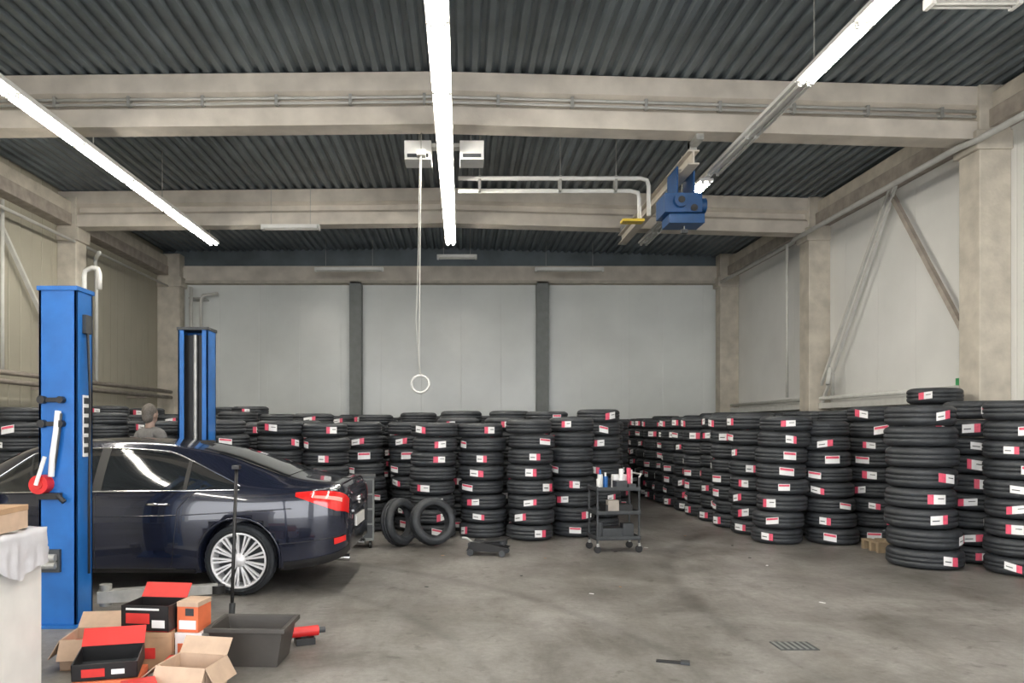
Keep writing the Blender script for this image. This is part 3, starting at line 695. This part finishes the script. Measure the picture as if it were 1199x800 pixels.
# ------------------------------------------------------------------ boxes pile
def openbox(name, w, dp, h, k, kin, loc, rot, flaps=(60, 60, 60, 60), fk=None, prints=()):
    b = MB(); t = .006; fk = fk or k
    b.box(-w/2, w/2, -dp/2, -dp/2+t, 0, h, k); b.box(-w/2, w/2, dp/2-t, dp/2, 0, h, k); b.box(-w/2, -w/2+t, -dp/2, dp/2, 0, h, k); b.box(w/2-t, w/2, -dp/2, dp/2, 0, h, k); b.box(-w/2, w/2, -dp/2, dp/2, 0, t, kin)
    for (cx, cy, ln, fl, ang, rz) in ((0, -dp/2, w, dp*.45, flaps[0], 0), (w/2, 0, dp, w*.4, flaps[1], R90), (0, dp/2, w, dp*.45, flaps[2], math.pi), (-w/2, 0, dp, w*.4, flaps[3], -R90)):
        if ang is None: continue
        X = T((cx, cy, h), (0, 0, rz)) @ Matrix.Rotation(math.radians(ang), 4, 'X')
        b.box(-ln/2, ln/2, -fl, 0, -t/2, t/2, fk, X)
    for (x0, x1, z0, z1, kk) in prints: b.box(x0*w, x1*w, -dp/2-.002, -dp/2, z0*h, z1*h, kk)
    return b.obj(name, loc=loc, rot=rot)
def closedbox(name, w, dp, h, k, loc, rot, prints=(), top=None):
    b = MB(); b.box(-w/2, w/2, -dp/2, dp/2, 0, h, k); b.box(-w/2-.002, w/2+.002, -dp/2-.002, dp/2+.002, h-.03, h+.002, top or k)
    for (x0, x1, z0, z1, kk) in prints: b.box(x0*w, x1*w, -dp/2-.004, -dp/2, z0*h, z1*h, kk)
    return b.obj(name, .003, loc=loc, rot=rot)
openbox('cardboard_box', .36, .30, .20, 'cardlt', 'card', (-2.46, 5.02, 0), (0, 0, .12), (65, 75, -40, 60), prints=((-.4, .0, .3, .6, 'dkgrey'),))
openbox('cardboard_box', .32, .26, .17, 'cardlt', 'card', (-1.64, 4.53, 0), (0, 0, -.18), (60, 60, -50, 40), prints=((-.42, -.1, .15, .7, 'redbox'), (.0, .4, .2, .35, 'dkgrey'), (.0, .3, .5, .6, 'redbox')))
closedbox('cardboard_box', .34, .30, .24, 'card', (-2.09, 5.02, 0), (0, 0, .10), prints=((-.3, .2, .3, .6, 'redbox'),))
openbox('product_box', .33, .25, .17, 'black', 'redbox', (-2.07, 5.02, .245), (0, 0, -.12), (None, None, -50, None), 'redbox', prints=((-.4, .1, .3, .7, 'redbox'), (.15, .42, .15, .45, 'label'), (-.4, .3, .82, .9, 'label')))
openbox('product_box', .36, .26, .10, 'black', 'dkgrey', (-2.13, 4.50, .125), (.14, 0, .25), (None, None, -45, None), 'redbox', prints=((-.35, .0, .2, .7, 'redbox'), (.1, .3, .3, .6, 'label')))
closedbox('product_box', .36, .28, .10, 'redbox', (-2.12, 4.50, 0), (0, 0, .2), prints=((-.4, .3, .3, .7, 'label'),), top='orange')
closedbox('product_box', .18, .20, .22, 'label', (-1.81, 5.04, 0), (0, 0, -.05), prints=((-.4, .0, .3, .7, 'orange'),), top='label')
closedbox('product_box', .15, .18, .20, 'orange', (-1.81, 5.04, .224), (0, 0, -.15), prints=((-.4, .4, .1, .4, 'label'), (-.1, .3, .55, .8, 'dkgrey')), top='cardlt')
closedbox('product_box', .24, .20, .13, 'label', (-2.40, 5.45, 0.0), (0, 0, .3), prints=((-.4, .3, .1, .4, 'redbox'),), top='cardlt')
closedbox('product_box', .20, .16, .13, 'label', (-2.53, 5.02, .008), (0, 0, .1), prints=((-.4, .3, .1, .4, 'redbox'),), top='redbox')
closedbox('product_box', .18, .14, .12, 'redbox', (-1.86, 4.29, 0.0), (0, 0, .5), prints=((-.4, .3, .1, .4, 'label'),))
closedbox('product_box', .20, .14, .10, 'label', (-1.80, 4.80, 0.0), (0, 0, .1), prints=((-.4, .3, .1, .5, 'redbox'),), top='redbox')
b = MB(); w0, d0, h0 = .50, .36, .26
s = .82
outer = [(-w0/2, -d0/2), (w0/2, -d0/2), (w0/2, d0/2), (-w0/2, d0/2)]
vs = [(x*s, y*s, 0) for x, y in outer]+[(x, y, h0) for x, y in outer]+[(x*.94, y*.94, h0) for x, y in outer]+[(x*s*.95, y*s*.95, .012) for x, y in outer]
fs = [(3,2,1,0)]+[(i, (i+1)%4, 4+(i+1)%4, 4+i) for i in range(4)]+[(4+i, 4+(i+1)%4, 8+(i+1)%4, 8+i) for i in range(4)]+[(8+i, 8+(i+1)%4, 12+(i+1)%4, 12+i) for i in range(4)]+[(12,13,14,15)]
b.add(vs, fs, 'crate')
for (x0, x1, y0, y1) in ((-w0/2-.02, w0/2+.02, -d0/2-.02, -d0/2+.005), (-w0/2-.02, w0/2+.02, d0/2-.005, d0/2+.02), (-w0/2-.02, -w0/2+.005, -d0/2, d0/2), (w0/2-.005, w0/2+.02, -d0/2, d0/2)):
    b.box(x0, x1, y0, y1, h0-.025, h0+.005, 'crate')
b.cyl((-.1, .02, .05), (.12, .06, .06), .04, 'dkgrey', 12); b.box(-.05, .1, -.1, 0, .015, .1, 'card')
b.obj('plastic_crate', .003, loc=(-1.42, 5.08, 0), rot=(0, 0, -.04))
b = MB(); b.box(-.07, .07, -.05, .05, 0, .05, 'black'); b.cyl((-.1, 0, .09), (.10, 0, .09), .038, 'red', 16); b.cyl((.10, 0, .09), (.15, 0, .09), .022, 'dkgrey', 12); b.box(-.03, .02, -.02, .02, .04, .08, 'black'); b.cyl((-.13, 0, .09), (-.1, 0, .09), .035, 'black', 14)
b.obj('impact_wrench', .003, loc=(-1.15, 5.46, 0), rot=(0, 0, .4))
b = MB(); b.box(-.1, .1, -.02, .02, 0, .012, 'black'); b.box(.06, .12, -.03, .03, 0, .02, 'dkgrey'); b.obj('rubber_scrap', .003, loc=(1.42, 5.02, 0), rot=(0, 0, -.3))
b = MB()
rd = random.Random(5)
for i in range(14):
    x, y, a = rd.uniform(-1.0, 4.5), rd.uniform(6.2, 11), rd.uniform(0, 3)
    b.box(-rd.uniform(.01, .03), rd.uniform(.01, .03), -.01, .01, 0, .004, rd.choice(('label', 'card', 'dkgrey', 'black')), T((x, y, 0.001), (0, 0, a)))
b.obj('floor_litter')

# white bin with bag and carton on top
b = MB()
b.box(-.34, .34, -.3, .3, 0, .98, 'white'); b.box(-.36, .36, -.32, .32, .93, 1.0, 'white')
NN = 144; rows = 10; vs = []
for r in range(rows+1):
    for i in range(NN):
        a = 2*math.pi*i/NN; ca, sa = math.cos(a), math.sin(a)
        m = max(abs(ca)/.36, abs(sa)/.32); px, py = ca/m, sa/m
        f = r/rows; drop = (.20+.07*math.sin(3*a+1)+.05*noise.noise(Vector((px*9, py*9, 2))))
        nz = noise.noise(Vector((px*9, py*9, f*3)))
        sc = 1.02+.03*f*(1+.7*math.sin(24*a+5*nz))+.02*nz
        if r == 0: sc = .85
        vs.append((px*sc, py*sc, 1.012-(0 if r <= 1 else drop*(f-.1))+.012*nz))
b.add(vs, [(r*NN+i, r*NN+(i+1)%NN, (r+1)*NN+(i+1)%NN, (r+1)*NN+i) for r in range(rows) for i in range(NN)], 'bag', True)
b.obj('waste_bin', loc=(-2.77, 4.0, 0))
closedbox('cardboard_box', .44, .34, .13, 'cardlt', (-2.66, 4.02, 1.026), (0, 0, .05), top='card')
b = MB(); b.box(-.12, .12, -.05, .05, 0, .1, 'green'); b.cyl((-.05, 0, .1), (-.05, 0, .14), .02, 'black', 8); b.obj('parts_bin', .004, loc=(7.27, 10.7, 2.06+.13))

# ------------------------------------------------------------------ light & camera
w = bpy.data.worlds.new('World'); S.world = w; w.use_nodes = True
bg = w.node_tree.nodes['Background']; bg.inputs[0].default_value = (0.96, 0.97, 1.0, 1); bg.inputs[1].default_value = 6.2
cam = bpy.data.cameras.new('camera'); co = bpy.data.objects.new('camera', cam); S.collection.objects.link(co)
co.location = (0, 0, 1.6); co.rotation_euler = (R90, 0, 0)
cam.sensor_width = 36; cam.lens = 870/1199*36; cam.shift_x = 59.5/1199; cam.shift_y = 99/1199
cam.clip_start = .05
S.camera = co
